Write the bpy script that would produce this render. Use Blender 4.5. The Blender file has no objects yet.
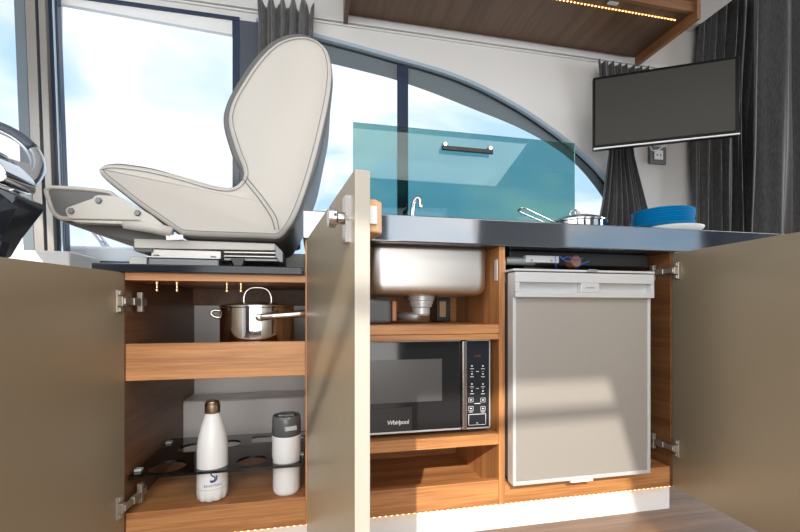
import bpy, bmesh, math, random
from mathutils import Vector, Matrix
random.seed(4)
S = bpy.context.scene
COL = S.collection
PI = math.pi
R = math.radians
YAW = R(11.85)
F = 405.0
EYE = 0.62

# ---------------------------------------------------------------- camera
cam = bpy.data.objects.new('camera', bpy.data.cameras.new('camera'))
COL.objects.link(cam)
cam.location = (0, 0, EYE)
cam.rotation_euler = (PI/2, 0, -YAW)
cam.data.sensor_width = 36
cam.data.lens = F*36/800
cam.data.shift_y = 45/800
cam.data.clip_start = 0.02
S.camera = cam

# ---------------------------------------------------------------- world / sun / lights / exposure
S.view_settings.view_transform = 'Standard'
S.view_settings.look = 'None'
S.view_settings.gamma = 1
S.view_settings.exposure = 0.35
w = bpy.data.worlds.new('sky'); S.world = w; w.use_nodes = True
nt = w.node_tree; nt.nodes.clear()
def N(nt, t, **k):
    n = nt.nodes.new(t)
    for a, b in k.items(): setattr(n, a, b)
    return n
tc = N(nt, 'ShaderNodeTexCoord'); mp = N(nt, 'ShaderNodeMapping')
mp.inputs['Scale'].default_value = (1.3, 1.3, 3.0)
mp.inputs['Location'].default_value = (0.35, 0.2, 0.1)
no = N(nt, 'ShaderNodeTexNoise'); no.inputs['Scale'].default_value = 1.7; no.inputs['Detail'].default_value = 5
no.inputs['Distortion'].default_value = .5
cr = N(nt, 'ShaderNodeValToRGB')
cr.color_ramp.elements[0].position = .41; cr.color_ramp.elements[0].color = (.46, .68, .93, 1)
cr.color_ramp.elements[1].position = .57; cr.color_ramp.elements[1].color = (.95, .95, .95, 1)
bg = N(nt, 'ShaderNodeBackground'); bg.inputs['Strength'].default_value = 1.0
ow = N(nt, 'ShaderNodeOutputWorld')
nt.links.new(tc.outputs['Generated'], mp.inputs['Vector']); nt.links.new(mp.outputs[0], no.inputs['Vector'])
nt.links.new(no.outputs['Fac'], cr.inputs['Fac']); nt.links.new(cr.outputs[0], bg.inputs['Color'])
nt.links.new(bg.outputs[0], ow.inputs['Surface'])

SUN_AZ, SUN_EL = R(20), R(30)
sun = bpy.data.objects.new('sun', bpy.data.lights.new('sun', 'SUN')); COL.objects.link(sun)
sun.data.energy = 4.0; sun.data.angle = R(0.7); sun.data.color = (1, .93, .82)
sd = Vector((math.sin(SUN_AZ)*math.cos(SUN_EL), math.cos(SUN_AZ)*math.cos(SUN_EL), -math.sin(SUN_EL)))
sun.rotation_euler = sd.to_track_quat('-Z', 'Y').to_euler()
def area(name, loc, sx, sy, e, col, tgt):
    l = bpy.data.objects.new(name, bpy.data.lights.new(name, 'AREA')); COL.objects.link(l)
    l.data.shape = 'RECTANGLE'; l.data.size = sx; l.data.size_y = sy; l.data.energy = e; l.data.color = col
    l.location = loc; l.rotation_euler = (Vector(tgt)-Vector(loc)).to_track_quat('-Z', 'Y').to_euler()
    return l
area('ceiling_fill', (0.5, -0.35, 2.03), 2.6, 1.0, 30, (1, .96, .90), (0.5, 0.25, 0))  # added fill lamp under the ceiling, no fixture behind it
area('port_window_fill', (-.30, -1.36, 1.40), 1.1, .9, 8, (.97, .98, 1), (-.1, 1.0, .4))  # added fill lamp in the forward port window, boosts the daylight
area('port_low_fill', (-.10, -1.30, .50), 1.6, .8, 17, (1, .97, .93), (-.1, 1.0, .5))  # added fill lamp where no window is, lights the cabinet interiors
area('port_window_fill', (1.02, -1.36, 1.35), .8, .8, 2.0, (.97, .98, 1), (.6, 1.0, .5))  # second added port fill, set in the next window
area('aft_fill', (4.02, 0.6, 1.2), 1.6, 1.6, 75, (.93, .97, 1), (0.5, 0.6, 0.9))  # added fill lamp at the aft opening, for brightness
area('windscreen_fill', (-1.42, -0.3, 1.45), 1.8, .9, 10, (.93, .97, 1), (0.6, 1.0, 0.5))  # added fill lamp inside the windscreen, brightens the cabin

# ---------------------------------------------------------------- materials
MAT = {}
def mat(name, col, rough=.5, metal=0, ior=1.5, spec=None, coat=0, emit=None, es=0, bump=None):
    m = bpy.data.materials.new(name); m.use_nodes = True
    b = m.node_tree.nodes['Principled BSDF']
    b.inputs['Base Color'].default_value = (*col, 1); b.inputs['Roughness'].default_value = rough
    b.inputs['Metallic'].default_value = metal; b.inputs['IOR'].default_value = ior
    if coat: b.inputs['Coat Weight'].default_value = coat; b.inputs['Coat Roughness'].default_value = .05
    if emit: b.inputs['Emission Color'].default_value = (*emit, 1); b.inputs['Emission Strength'].default_value = es
    n = m.node_tree
    t = N(n, 'ShaderNodeTexCoord'); x = N(n, 'ShaderNodeTexNoise')
    x.inputs['Scale'].default_value = bump[0] if bump else 60; x.inputs['Detail'].default_value = 3
    n.links.new(t.outputs['Object'], x.inputs['Vector'])
    if bump:
        bp = N(n, 'ShaderNodeBump'); bp.inputs['Strength'].default_value = bump[1]; bp.inputs['Distance'].default_value = .002
        n.links.new(x.outputs['Fac'], bp.inputs['Height']); n.links.new(bp.outputs[0], b.inputs['Normal'])
    else:
        mr = N(n, 'ShaderNodeMapRange'); mr.inputs['To Min'].default_value = max(0, rough-.03); mr.inputs['To Max'].default_value = rough+.03
        n.links.new(x.outputs['Fac'], mr.inputs['Value']); n.links.new(mr.outputs[0], b.inputs['Roughness'])
    MAT[name] = m; return m
def wood(name, c1, c2, axis='x', rough=.42):
    m = bpy.data.materials.new(name); m.use_nodes = True; n = m.node_tree; b = n.nodes['Principled BSDF']
    t = N(n, 'ShaderNodeTexCoord'); mp = N(n, 'ShaderNodeMapping')
    s = [150, 150, 150]; s['xyz'.index(axis)] = 5
    mp.inputs['Scale'].default_value = s
    n1 = N(n, 'ShaderNodeTexNoise'); n1.inputs['Scale'].default_value = 1; n1.inputs['Detail'].default_value = 4; n1.inputs['Roughness'].default_value = .65
    mp2 = N(n, 'ShaderNodeMapping'); s2 = [22, 22, 22]; s2['xyz'.index(axis)] = 1.2; mp2.inputs['Scale'].default_value = s2
    n2 = N(n, 'ShaderNodeTexNoise'); n2.inputs['Scale'].default_value = 1; n2.inputs['Detail'].default_value = 2
    ad = N(n, 'ShaderNodeMath', operation='ADD'); ml = N(n, 'ShaderNodeMath', operation='MULTIPLY'); ml.inputs[1].default_value = .5
    r = N(n, 'ShaderNodeValToRGB'); r.color_ramp.elements[0].position = .40; r.color_ramp.elements[0].color = (*c2, 1)
    r.color_ramp.elements[1].position = .59; r.color_ramp.elements[1].color = (*c1, 1)
    n.links.new(t.outputs['Object'], mp.inputs[0]); n.links.new(t.outputs['Object'], mp2.inputs[0])
    n.links.new(mp.outputs[0], n1.inputs['Vector']); n.links.new(mp2.outputs[0], n2.inputs['Vector'])
    n.links.new(n1.outputs['Fac'], ad.inputs[0]); n.links.new(n2.outputs['Fac'], ad.inputs[1]); n.links.new(ad.outputs[0], ml.inputs[0])
    n.links.new(ml.outputs[0], r.inputs['Fac']); n.links.new(r.outputs[0], b.inputs['Base Color'])
    bp = N(n, 'ShaderNodeBump'); bp.inputs['Strength'].default_value = .12; bp.inputs['Distance'].default_value = .001
    n.links.new(n1.outputs['Fac'], bp.inputs['Height']); n.links.new(bp.outputs[0], b.inputs['Normal'])
    b.inputs['Roughness'].default_value = rough
    MAT[name] = m; return m
def fabric(name, c1, c2):
    m = bpy.data.materials.new(name); m.use_nodes = True; n = m.node_tree; b = n.nodes['Principled BSDF']
    t = N(n, 'ShaderNodeTexCoord'); mp = N(n, 'ShaderNodeMapping'); mp.inputs['Scale'].default_value = (260, 260, 40)
    x = N(n, 'ShaderNodeTexNoise'); x.inputs['Scale'].default_value = 1; x.inputs['Detail'].default_value = 3
    r = N(n, 'ShaderNodeValToRGB'); r.color_ramp.elements[0].position = .35; r.color_ramp.elements[0].color = (*c2, 1)
    r.color_ramp.elements[1].position = .7; r.color_ramp.elements[1].color = (*c1, 1)
    n.links.new(t.outputs['Object'], mp.inputs[0]); n.links.new(mp.outputs[0], x.inputs['Vector'])
    n.links.new(x.outputs['Fac'], r.inputs['Fac']); n.links.new(r.outputs[0], b.inputs['Base Color'])
    b.inputs['Roughness'].default_value = .85; b.inputs['Sheen Weight'].default_value = .3
    MAT[name] = m; return m
def glass(name, tint, gloss=.08, rough=0.0):
    m = bpy.data.materials.new(name); m.use_nodes = True; n = m.node_tree; n.nodes.clear()
    o = N(n, 'ShaderNodeOutputMaterial'); tr = N(n, 'ShaderNodeBsdfTransparent'); tr.inputs[0].default_value = (*tint, 1)
    g = N(n, 'ShaderNodeBsdfGlossy'); g.inputs['Roughness'].default_value = rough; g.inputs[0].default_value = (1, 1, 1, 1)
    fr = N(n, 'ShaderNodeFresnel'); fr.inputs[0].default_value = 1.45
    ml = N(n, 'ShaderNodeMath', operation='MULTIPLY'); ml.inputs[1].default_value = gloss*12
    mx = N(n, 'ShaderNodeMixShader')
    n.links.new(fr.outputs[0], ml.inputs[0]); n.links.new(ml.outputs[0], mx.inputs[0])
    n.links.new(tr.outputs[0], mx.inputs[1]); n.links.new(g.outputs[0], mx.inputs[2]); n.links.new(mx.outputs[0], o.inputs[0])
    MAT[name] = m; return m

W1, W2 = (.56, .265, .100), (.33, .135, .045)
for ax in 'xyz': wood('wood_'+ax, W1, W2, ax)
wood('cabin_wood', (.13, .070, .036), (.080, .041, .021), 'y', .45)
wood('floor_wood', (.22, .13, .08), (.11, .06, .036), 'x', .35)
mat('liner', (.66, .65, .63), .35)
mat('white_gel', (.80, .80, .79), .25)
mat('door_taupe', (.29, .235, .160), .38, .35)
mat('door_edge', (.38, .35, .30), .45)
mat('slate', (.065, .075, .095), .35)
mat('worktop', (.02, .03, .045), .06, 0, ior=3.3)
mat('black_gloss', (.02, .024, .032), .08)
mat('stone_slab', (.008, .011, .017), .12)
mat('steel', (.62, .60, .57), .22, 1)
mat('sink_steel', (.66, .64, .61), .42, 1)
mat('chrome', (.58, .58, .60), .06, 1)
mat('nickel', (.46, .42, .36), .32, .7)
mat('brass', (.75, .58, .36), .25, 1)
mat('silver', (.60, .61, .62), .35, .3)
mat('silver_dark', (.30, .31, .32), .35, .4)
mat('fridge_panel', (.39, .365, .335), .42, .35)
mat('dark_grey', (.09, .095, .10), .5)
mat('black_plastic', (.018, .018, .02), .35)
mat('tv_black', (.004, .004, .004), .3, ior=1.2)
mat('tv_screen', (.045, .043, .038), .35, ior=1.25)
mat('micro_glass', (.018, .019, .021), .07)
mat('micro_mesh', (.085, .085, .085), .25)
mat('print_white', (.75, .75, .75), .5)
mat('print_grey', (.25, .25, .26), .5)
mat('print_blue', (.015, .07, .20), .4)
mat('print_red', (.16, .05, .035), .5)
mat('cream', (.50, .475, .435), .45, bump=(500, .12))
mat('seat_grey', (.13, .128, .125), .5, bump=(500, .12))
mat('stitch', (.16, .15, .15), .8)
mat('cream_metal', (.50, .475, .43), .35)
mat('alu', (.48, .46, .43), .38, .7)
mat('grey_metal', (.17, .175, .18), .4, .6)
mat('bottle_white', (.80, .81, .82), .22)
mat('bottle_cap', (.50, .41, .32), .28, 1)
mat('lid_smoke', (.10, .105, .11), .18)
mat('blue_plate', (.003, .26, .56), .4)
mat('dish_white', (.80, .81, .82), .3)
mat('seal', (.012, .016, .024), .3)
mat('frit', (.15, .185, .20), .2)
mat('post_navy', (.02, .035, .07), .12)
mat('post_mirror', (.30, .275, .25), .25, .4)
mat('post_grey', (.15, .185, .21), .2)
mat('port_panel', (.10, .095, .09), .5)
mat('trim_blue', (.42, .50, .57), .3)
mat('console', (.018, .022, .028), .12)
mat('wheel_grey', (.07, .085, .11), .4)
mat('wire_blue', (.02, .12, .5), .5)
mat('wire_white', (.75, .75, .75), .5)
mat('copper', (.30, .13, .06), .4, .4)
mat('latch_wood', (.55, .33, .17), .4)
mat('led', (1, .7, .4), .5, emit=(1, .48, .14), es=7)
mat('led_tape', (.35, .18, .07), .5)
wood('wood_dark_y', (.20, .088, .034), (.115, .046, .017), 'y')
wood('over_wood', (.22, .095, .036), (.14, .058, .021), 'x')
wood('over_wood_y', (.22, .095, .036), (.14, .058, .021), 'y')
fabric('curtain_dark', (.060, .058, .057), (.026, .026, .027))
fabric('curtain_mid', (.062, .060, .060), (.028, .028, .030))
fabric('curtain_grey', (.115, .112, .11), (.05, .05, .052))
glass('clear_glass', (.97, .985, 1), .03)
glass('teal_glass', (.39, .60, .59), .075)
glass('smoke_acrylic', (.16, .16, .17), .09)
M = MAT

# ---------------------------------------------------------------- geometry helpers
def P(u, v, Y):
    """point of the vertical plane y=Y that stands at this bearing and height"""
    X = Y*math.tan(math.atan((u-400)/F)+YAW)
    d = X*math.sin(YAW)+Y*math.cos(YAW)
    return (X, EYE-(v-311)*d/F)
def poly(pts, Y): return [P(u, v, Y) for u, v in pts]

class MB:
    def __init__(s): s.bm = bmesh.new()
    def face(s, vs, mi=0):
        try: f = s.bm.faces.new(vs)
        except ValueError: return None
        f.material_index = mi; return f
    def box(s, x0, x1, y0, y1, z0, z1, mi=0):
        v = [s.bm.verts.new((x, y, z)) for x in (x0, x1) for y in (y0, y1) for z in (z0, z1)]
        for q in ((0,1,3,2),(4,6,7,5),(0,4,5,1),(2,3,7,6),(0,2,6,4),(1,5,7,3)): s.face([v[i] for i in q], mi)
        return s
    def obox(s, c, ax, size, mi=0):
        c = Vector(c); ax = [Vector(a).normalized() for a in ax]
        v = [s.bm.verts.new(c+ax[0]*i*size[0]/2+ax[1]*j*size[1]/2+ax[2]*k*size[2]/2) for i in (-1,1) for j in (-1,1) for k in (-1,1)]
        for q in ((0,1,3,2),(4,6,7,5),(0,4,5,1),(2,3,7,6),(0,2,6,4),(1,5,7,3)): s.face([v[i] for i in q], mi)
        return s
    def prism(s, pts, y0, y1, mi=0):           # (x,z) outline extruded along y
        a = [s.bm.verts.new((x, y0, z)) for x, z in pts]; b = [s.bm.verts.new((x, y1, z)) for x, z in pts]
        n = len(pts); s.face(a, mi); s.face(b[::-1], mi)
        for i in range(n): s.face([a[i], b[i], b[(i+1)%n], a[(i+1)%n]], mi)
        return s
    def prismz(s, pts, z0, z1, mi=0):
        a = [s.bm.verts.new((x, y, z0)) for x, y in pts]; b = [s.bm.verts.new((x, y, z1)) for x, y in pts]
        n = len(pts); s.face(a[::-1], mi); s.face(b, mi)
        for i in range(n): s.face([a[i], a[(i+1)%n], b[(i+1)%n], b[i]], mi)
        return s
    def loft(s, rings, mi=0, cap=True, closed=True):
        rs = [[s.bm.verts.new(p) for p in r] for r in rings]
        for a, b in zip(rs, rs[1:]):
            n = len(a)
            for i in range(n if closed else n-1): s.face([a[i], a[(i+1)%n], b[(i+1)%n], b[i]], mi)
        if cap and closed: s.face(rs[0][::-1], mi); s.face(rs[-1], mi)
        return s
    def tube(s, pts, r, n=10, mi=0, closed=False, cap=True):
        pts = [Vector(p) for p in pts]; m = len(pts); rs = []
        rr = r if isinstance(r, (list, tuple)) else [r]*m
        up = None
        for i, p in enumerate(pts):
            a = pts[(i-1)%m] if (closed or i > 0) else p; b = pts[(i+1)%m] if (closed or i < m-1) else p
            t = (b-a).normalized()
            if up is None:
                up = Vector((0,0,1)) if abs(t.z) < .9 else Vector((1,0,0))
            up = (up-t*up.dot(t))
            if up.length < 1e-5: up = t.orthogonal()
            up.normalize(); sd = t.cross(up)
            rs.append([p+(up*math.cos(2*PI*k/n)+sd*math.sin(2*PI*k/n))*rr[i] for k in range(n)])
        if closed: rs.append(rs[0])
        s.loft(rs, mi, cap and not closed)
        if closed: bmesh.ops.remove_doubles(s.bm, verts=s.bm.verts[:], dist=1e-6)
        return s
    def lathe(s, prof, c=(0,0,0), n=32, mi=0, mis=None, axis='z'):
        rings = []
        for r, z in prof:
            ring = []
            for k in range(n):
                a = 2*PI*k/n; x, y = max(r, 1e-4)*math.cos(a), max(r, 1e-4)*math.sin(a)
                q = (x, y, z) if axis == 'z' else ((x, z, y) if axis == 'y' else (z, x, y))
                ring.append((c[0]+q[0], c[1]+q[1], c[2]+q[2]))
            rings.append(ring)
        rs = [[s.bm.verts.new(p) for p in r] for r in rings]
        for j, (a, b) in enumerate(zip(rs, rs[1:])):
            for i in range(n): s.face([a[i], a[(i+1)%n], b[(i+1)%n], b[i]], mis[j] if mis else mi)
        s.face(rs[0][::-1], mis[0] if mis else mi); s.face(rs[-1], mis[-1] if mis else mi)
        return s
    def done(s, name, mats, parent=None, bevel=0, seg=2, smooth=False, loc=None, rot=None, world=True, rec=True):
        if rec: bmesh.ops.recalc_face_normals(s.bm, faces=s.bm.faces[:])
        if parent is not None and world:
            off = Vector((0,0,0)); p = parent
            while p is not None: off += p.location; p = p.parent
            bmesh.ops.translate(s.bm, verts=s.bm.verts[:], vec=-off)
        me = bpy.data.meshes.new(name); s.bm.to_mesh(me); s.bm.free()
        if not isinstance(mats, (list, tuple)): mats = [mats]
        for m in mats: me.materials.append(M[m] if isinstance(m, str) else m)
        o = bpy.data.objects.new(name, me); COL.objects.link(o)
        if parent is not None: o.parent = parent
        if loc: o.location = loc
        if rot: o.rotation_euler = rot
        if bevel:
            b = o.modifiers.new('bevel', 'BEVEL'); b.width = bevel; b.segments = seg; b.limit_method = 'ANGLE'; b.angle_limit = R(35); b.harden_normals = True
        if smooth == 'angle' or bevel:
            me.shade_smooth()
            if not bevel: me.set_sharp_from_angle(angle=R(35))
        elif smooth: me.shade_smooth()
        return o

def tag(o, label, cat, group=None):
    o['label'] = label; o['category'] = cat
    if group: o['group'] = group
    return o
def thing(name, loc, label, cat, group=None):
    o = bpy.data.objects.new(name, None); COL.objects.link(o); o.location = loc; o.empty_display_size = .05
    return tag(o, label, cat, group)
def struct(o): o['kind'] = 'structure'; return o
def origin(o, loc):
    """move a single-mesh thing's origin to its base"""
    o.data.transform(Matrix.Translation(-Vector(loc))); o.location = loc; return o
def part(o, label): o['label'] = label; return o
def smooth_path(pts, n=6, closed=False):
    pts = [Vector(p) for p in pts]; out = []; m = len(pts)
    for i in range(m if closed else m-1):
        p0 = pts[(i-1)%m] if (closed or i > 0) else pts[i]; p1 = pts[i]; p2 = pts[(i+1)%m]; p3 = pts[(i+2)%m] if (closed or i+2 < m) else p2
        for k in range(n):
            t = k/n
            out.append(.5*((2*p1)+(p2-p0)*t+(2*p0-5*p1+4*p2-p3)*t*t+(3*p1-p0-3*p2+p3)*t**3))
    if not closed: out.append(pts[-1])
    return out
def rrect(cx, cy, w, h, r, n=6):
    o = []
    for sx, sy, a0 in ((1,1,0),(-1,1,90),(-1,-1,180),(1,-1,270)):
        for k in range(n+1):
            a = R(a0+90*k/n); o.append((cx+sx*(w/2-r)+r*math.cos(a), cy+sy*(h/2-r)+r*math.sin(a)))
    return o
def holed(outer, holes, t, name, mt, parent=None):
    """flat plate in the local xy plane with holes, thickness t, as a mesh"""
    c = bpy.data.curves.new('outline', 'CURVE'); c.dimensions = '2D'; c.fill_mode = 'BOTH'; c.extrude = t/2
    for pl in [outer]+holes:
        sp = c.splines.new('POLY'); sp.points.add(len(pl)-1); sp.use_cyclic_u = True
        for i, p in enumerate(pl): sp.points[i].co = (p[0], p[1], 0, 1)
    o = bpy.data.objects.new('outline', c); COL.objects.link(o)
    dg = bpy.context.evaluated_depsgraph_get(); me = bpy.data.meshes.new_from_object(o.evaluated_get(dg))
    bpy.data.objects.remove(o); bpy.data.curves.remove(c)
    me.materials.clear(); me.materials.append(M[mt]); me.name = name
    r = bpy.data.objects.new(name, me); COL.objects.link(r)
    if parent is not None: r.parent = parent
    return r
def text_mesh(body, size, mt, name, parent, loc, rot, t=.0004, shear=0, bold=0, spacing=1):
    c = bpy.data.curves.new('lettering', 'FONT'); c.body = body; c.size = size; c.extrude = t; c.align_x = 'CENTER'; c.align_y = 'CENTER'
    c.shear = shear; c.offset = bold; c.space_character = spacing
    o = bpy.data.objects.new('lettering', c); COL.objects.link(o)
    dg = bpy.context.evaluated_depsgraph_get(); me = bpy.data.meshes.new_from_object(o.evaluated_get(dg))
    bpy.data.objects.remove(o); bpy.data.curves.remove(c)
    me.materials.clear(); me.materials.append(M[mt])
    r = bpy.data.objects.new(name, me); COL.objects.link(r); r.parent = parent; r.location = loc; r.rotation_euler = rot
    return r

YF = 1.05                       # plane of the cabinet fronts
YW = 1.75                       # cabin side
# ================================================================ STRUCTURE
struct(MB().box(-1.5, 4.1, -1.4, 2.0, -.03, 0).done('floor', 'floor_wood'))
# port side with windows; the forward one lets the low sun in
pw = [[(-.92, .9), (.26, .9), (.02, 1.655), (-.07, 1.925), (-.92, 1.925)],
      [(.62, .95), (1.42, .95), (1.42, 1.75), (.62, 1.75)],
      [(2.35, .95), (3.95, .95), (3.95, 1.75), (2.35, 1.75)]]
wp = holed([(-1.5, 0), (4.1, 0), (4.1, 2.3), (-1.5, 2.3)], pw, .04, 'wall_port', 'port_panel')
wp.rotation_euler = (PI/2, 0, 0); wp.location = (0, -1.42, 0); struct(wp)
struct(MB().tube([(-.95, -1.40, 1.80), (.1, -1.40, 1.815)], .018).done('trim_5', 'alu'))
# cabin side with three openings
arch = [(-.205, .86)]+[P(u, v, YW) for u, v in ((256, 18), (285, 26), (311, 32.5), (355, 44), (400, 57), (425, 64), (450, 72), (475, 82), (500, 94.5), (530, 112), (561, 134), (583, 152), (602, 171), (622, 198), (640, 230))]
arch = [arch[0]]+[tuple(p) for p in [(v.x, v.y) for v in smooth_path([(a, b, 0) for a, b in arch[1:]], 4)]]+[(1.55, .86)]
h1 = [(-.955, .80), (-.30, .80), (-.30, 1.815), (-.955, 1.815)]
h0 = [(-1.42, .80), (-1.04, .80), (-1.04, 1.815), (-1.42, 1.815)]
ws = holed([(-1.5, 0), (4.1, 0), (4.1, 2.3), (-1.5, 2.3)], [h0, h1, arch], .05, 'wall_starboard', 'liner')
ws.rotation_euler = (PI/2, 0, 0); ws.location = (0, YW+.025, 0); struct(ws)
struct(MB().box(-1.53, -1.5, -1.4, 2, 0, 1.0).box(-1.53, -1.5, -1.4, 2, 1.9, 2.3).box(-1.53, -1.5, -1.4, -1.2, 1, 1.9).box(-1.53, -1.5, .9, 1.05, 1, 1.9).done('wall_fore', 'liner'))
struct(MB().box(4.1, 4.13, -1.4, .3, 0, 2.3).box(4.1, 4.13, 1.4, 2, 0, 2.3).box(4.1, 4.13, .3, 1.4, 2.05, 2.3).done('wall_aft', 'port_panel'))
struct(MB().box(-1.53, 4.13, -1.45, 1.80, 2.30, 2.33).box(-1.5, 1.905, -1.4, 1.75, 2.07, 2.30).done('ceiling', 'liner'))
# windows: frames, printed borders, panes
def window(name, loc):
    o = bpy.data.objects.new(name, None); COL.objects.link(o); o.location = loc; return struct(o)
w1 = window('window_1', (-.6, YW, .8))
MB().box(-.97, -.29, YW+.035, YW+.04, .79, 1.83).done('pane', 'clear_glass', w1)
MB().box(-.955, -.948, YW-.004, YW+.03, .80, 1.80).box(-.328, -.30, YW-.004, YW+.03, .80, 1.80).box(-.955, -.30, YW-.006, YW+.0015, 1.800, 1.815).box(-.955, -.30, YW, YW+.03, .80, .812).done('frame', 'post_navy', w1, .002)
MB().prism([(-.945, 1.777), (-.33, 1.745), (-.33, 1.8145), (-.945, 1.8145)], YW+.002, YW+.02).done('roller_blind', 'white_gel', w1)
w2 = window('window_2', (.5, YW, .86))
inn = [(-.28, .8), P(250, 47, YW+.04), P(300, 57, YW+.04), P(332, 64, YW+.04), P(365, 72, YW+.04), P(395, 80, YW+.04), P(435, 94, YW+.04), P(475, 110, YW+.04), P(503, 121, YW+.04), P(527, 132, YW+.04),
       P(553, 147, YW+.04), P(576, 165, YW+.04), P(597, 190, YW+.04), P(612, 215, YW+.04), P(622, 240, YW+.04)]
inn = [inn[0]]+[(v.x, v.y) for v in smooth_path([(a, b, 0) for a, b in inn[1:]], 4)]
outr = [(p[0]+.0, p[1]+.04) for p in arch[1:-1]]
fr = MB(); a = inn[1:]; b = outr
# band between the two curves
na = 56
def resample(c, n):
    L = [0]
    for p, q in zip(c, c[1:]): L.append(L[-1]+math.dist(p, q))
    out = []
    for i in range(n+1):
        t = L[-1]*i/n; k = 0
        while k < len(L)-2 and L[k+1] < t: k += 1
        f = (t-L[k])/(L[k+1]-L[k]); out.append((c[k][0]*(1-f)+c[k+1][0]*f, c[k][1]*(1-f)+c[k+1][1]*f))
    return out
ra, rb = resample(a, na), resample(b+[(1.62, .84)], na)
rings = [[(p[0], YW+.034, p[1]), (q[0], YW+.034, q[1]), (q[0], YW+.039, q[1]), (p[0], YW+.039, p[1])] for p, q in zip(ra, rb)]
fr.loft(rings); fr.done('frame', 'frit', w2)
pane = [(-.24, .84)]+[(-.24, 1.80)]+[(x, z+.02) for x, z in rb[4:]]
MB().prism(pane, YW+.042, YW+.047).done('pane', 'clear_glass', w2)
x0, _ = P(397, 100, YW+.03); x1, _ = P(408, 100, YW+.03)
MB().box(x0, x1, YW+.022, YW+.033, .84, P(402, 66, YW+.03)[1]).done('mullion', 'post_navy', w2, .003)
MB().tube([(x-.004, YW+.029, z-.011) for x, z in arch[1:-1]], .0045, 8).done('seal', 'seal', w2, smooth=True)
def edge_strip(c, d0, d1):
    out = []
    for i, p in enumerate(c):
        a = Vector(c[max(0, i-1)]); b = Vector(c[min(len(c)-1, i+1)]); t = (b-a).normalized(); n_ = Vector((-t.y, t.x))
        if n_.y > 0: n_ = -n_
        out.append((Vector(p)+n_*d0, Vector(p)+n_*d1))
    return out
MB().loft([[(a.x, YW-.003, a.y), (b.x, YW+.006, b.y), (b.x, YW+.030, b.y), (a.x, YW+.030, a.y)] for a, b in edge_strip(arch[1:-1], .0005, .010)]).done('edge_trim', 'trim_blue', w2, smooth='angle')
MB().box(-.30, -.21, YW-.012, YW-.001, .80, 1.80).done('trim_4', 'slate', None, .004)
struct(bpy.data.objects['trim_4'])
w0 = window('window_3', (-1.25, YW, .8))
MB().box(-1.44, -1.03, YW+.035, YW+.04, .79, 1.83).done('pane', 'clear_glass', w0)
MB().box(-1.42, -1.04, YW-.006, YW+.03, 1.80, 1.815).done('frame', 'post_navy', w0, .002)
# corner post between the forward panes
t1 = MB()
def strip(m, u0, u1, yf, mi):
    a, _ = P(u0, 100, yf); b, _ = P(u1, 100, yf)
    m.prism([(a-.022, 1.81), (b-.022, 1.81), (b+.035, .1), (a+.035, .1)], yf, YW-.001, mi)
strip(t1, 20, 31, YW-.03, 0); strip(t1, 31, 41, YW-.05, 1); strip(t1, 41, 44, YW-.04, 2); strip(t1, 44, 51, YW-.05, 1); strip(t1, 51, 58, YW-.03, 2); strip(t1, 58, 60, YW-.035, 3); strip(t1, 60, 63, YW-.03, 2)
struct(t1.done('trim_1', ['post_grey', 'post_mirror', 'post_navy', 'trim_blue'], None, .002))
# moulded rails along the cabin side
g = MB().box(-1.5, 4.1, YW-.012, YW-.0005, 1.853, 1.872).box(-1.5, 4.1, YW-.008, YW-.0005, 1.840, 1.849)
struct(g.done('trim_2', 'trim_blue' if 0 else 'liner', None, .003))
struct(MB().box(-1.5, 4.1, YW-.004, YW-.0003, 1.8495, 1.8525).done('trim_3', 'print_grey'))
# moulded hull liner inside the cabinets
hl = MB().box(-.46, .50, 1.60, 1.62, .10, .66).prism([(-.46, .10), (.0, .10), (.0, .317), (-.46, .317)], 1.475, 1.60)
struct(hl.done('wall_hull_liner', 'white_gel', None, .012, 3))
# white kick board under the fronts
struct(MB().box(-.45, 1.09, YF+.022, YF+.04, 0, .078).done('baseboard_galley', 'white_gel'))
# lower cabin side beside the helm
struct(MB().box(-1.16, -.80, 1.55, 1.745, .1, .82).box(-.84, -.56, 1.70, 1.745, .1, .80).done('wall_helm_side', 'white_gel', None, .006))
# outside: side deck and guard rail
struct(MB().box(-1.9, -.45, 1.86, 2.5, .5, .885).done('trim_6', 'white_gel', None, .02))
gr = thing('guard_rail', (-1.0, 2.0, .88), 'slim tilted metal guard rail outside below the forward window', 'rail')
a = P(97, 235, 2.0); b = P(112, 252, 2.0)
MB().tube([(a[0]-.05, 2.0, a[1]+.08), (a[0], 2.0, a[1]), (b[0], 2.0, b[1]-.01)], .014).done('post', 'chrome', gr, smooth=True)

# ================================================================ CABINETS
BX0, BX1 = -.431, -.024            # left opening
CX1 = .503                         # right side of the sink opening
DX = 1.071                         # right end
lc = thing('storage_cabinet', (-.23, YF, .08), 'low wooden cabinet with open taupe door, holding saucepan and bottles', 'cabinet')
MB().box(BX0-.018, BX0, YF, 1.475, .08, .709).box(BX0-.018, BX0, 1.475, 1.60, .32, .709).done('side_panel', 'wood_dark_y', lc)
MB().box(BX0, BX1, YF, YF+.16, .692, .709).box(BX0, BX1, YF+.16, 1.6, .700, .709).done('top_panel', 'wood_x', lc)
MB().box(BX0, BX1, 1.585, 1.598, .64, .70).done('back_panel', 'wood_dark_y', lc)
MB().box(BX0, BX1, YF+.002, 1.474, .08, .149).done('base_panel', 'wood_x', lc, .0015)
sh = MB().box(BX0, BX1, YF+.018, 1.597, .470, .483).done('shelf', 'wood_x', lc)
MB().box(BX0, BX1, YF+.001, YF+.018, .457, .5435).done('shelf_front', 'wood_x', lc, .0015)
for u, v in ((157, 281), (177, 282), (227, 281), (241, 281)):
    y = YF+.05; x, _ = P(u, v, y)
    part(MB().lathe([(.006, .692), (.006, .686), (.003, .685), (.003, .676), (.0048, .674), (.0048, .669), (.002, .667)], (x, y, 0), 12).done('screw', 'brass', lc, smooth='angle'), 'small metal screw end')

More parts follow.
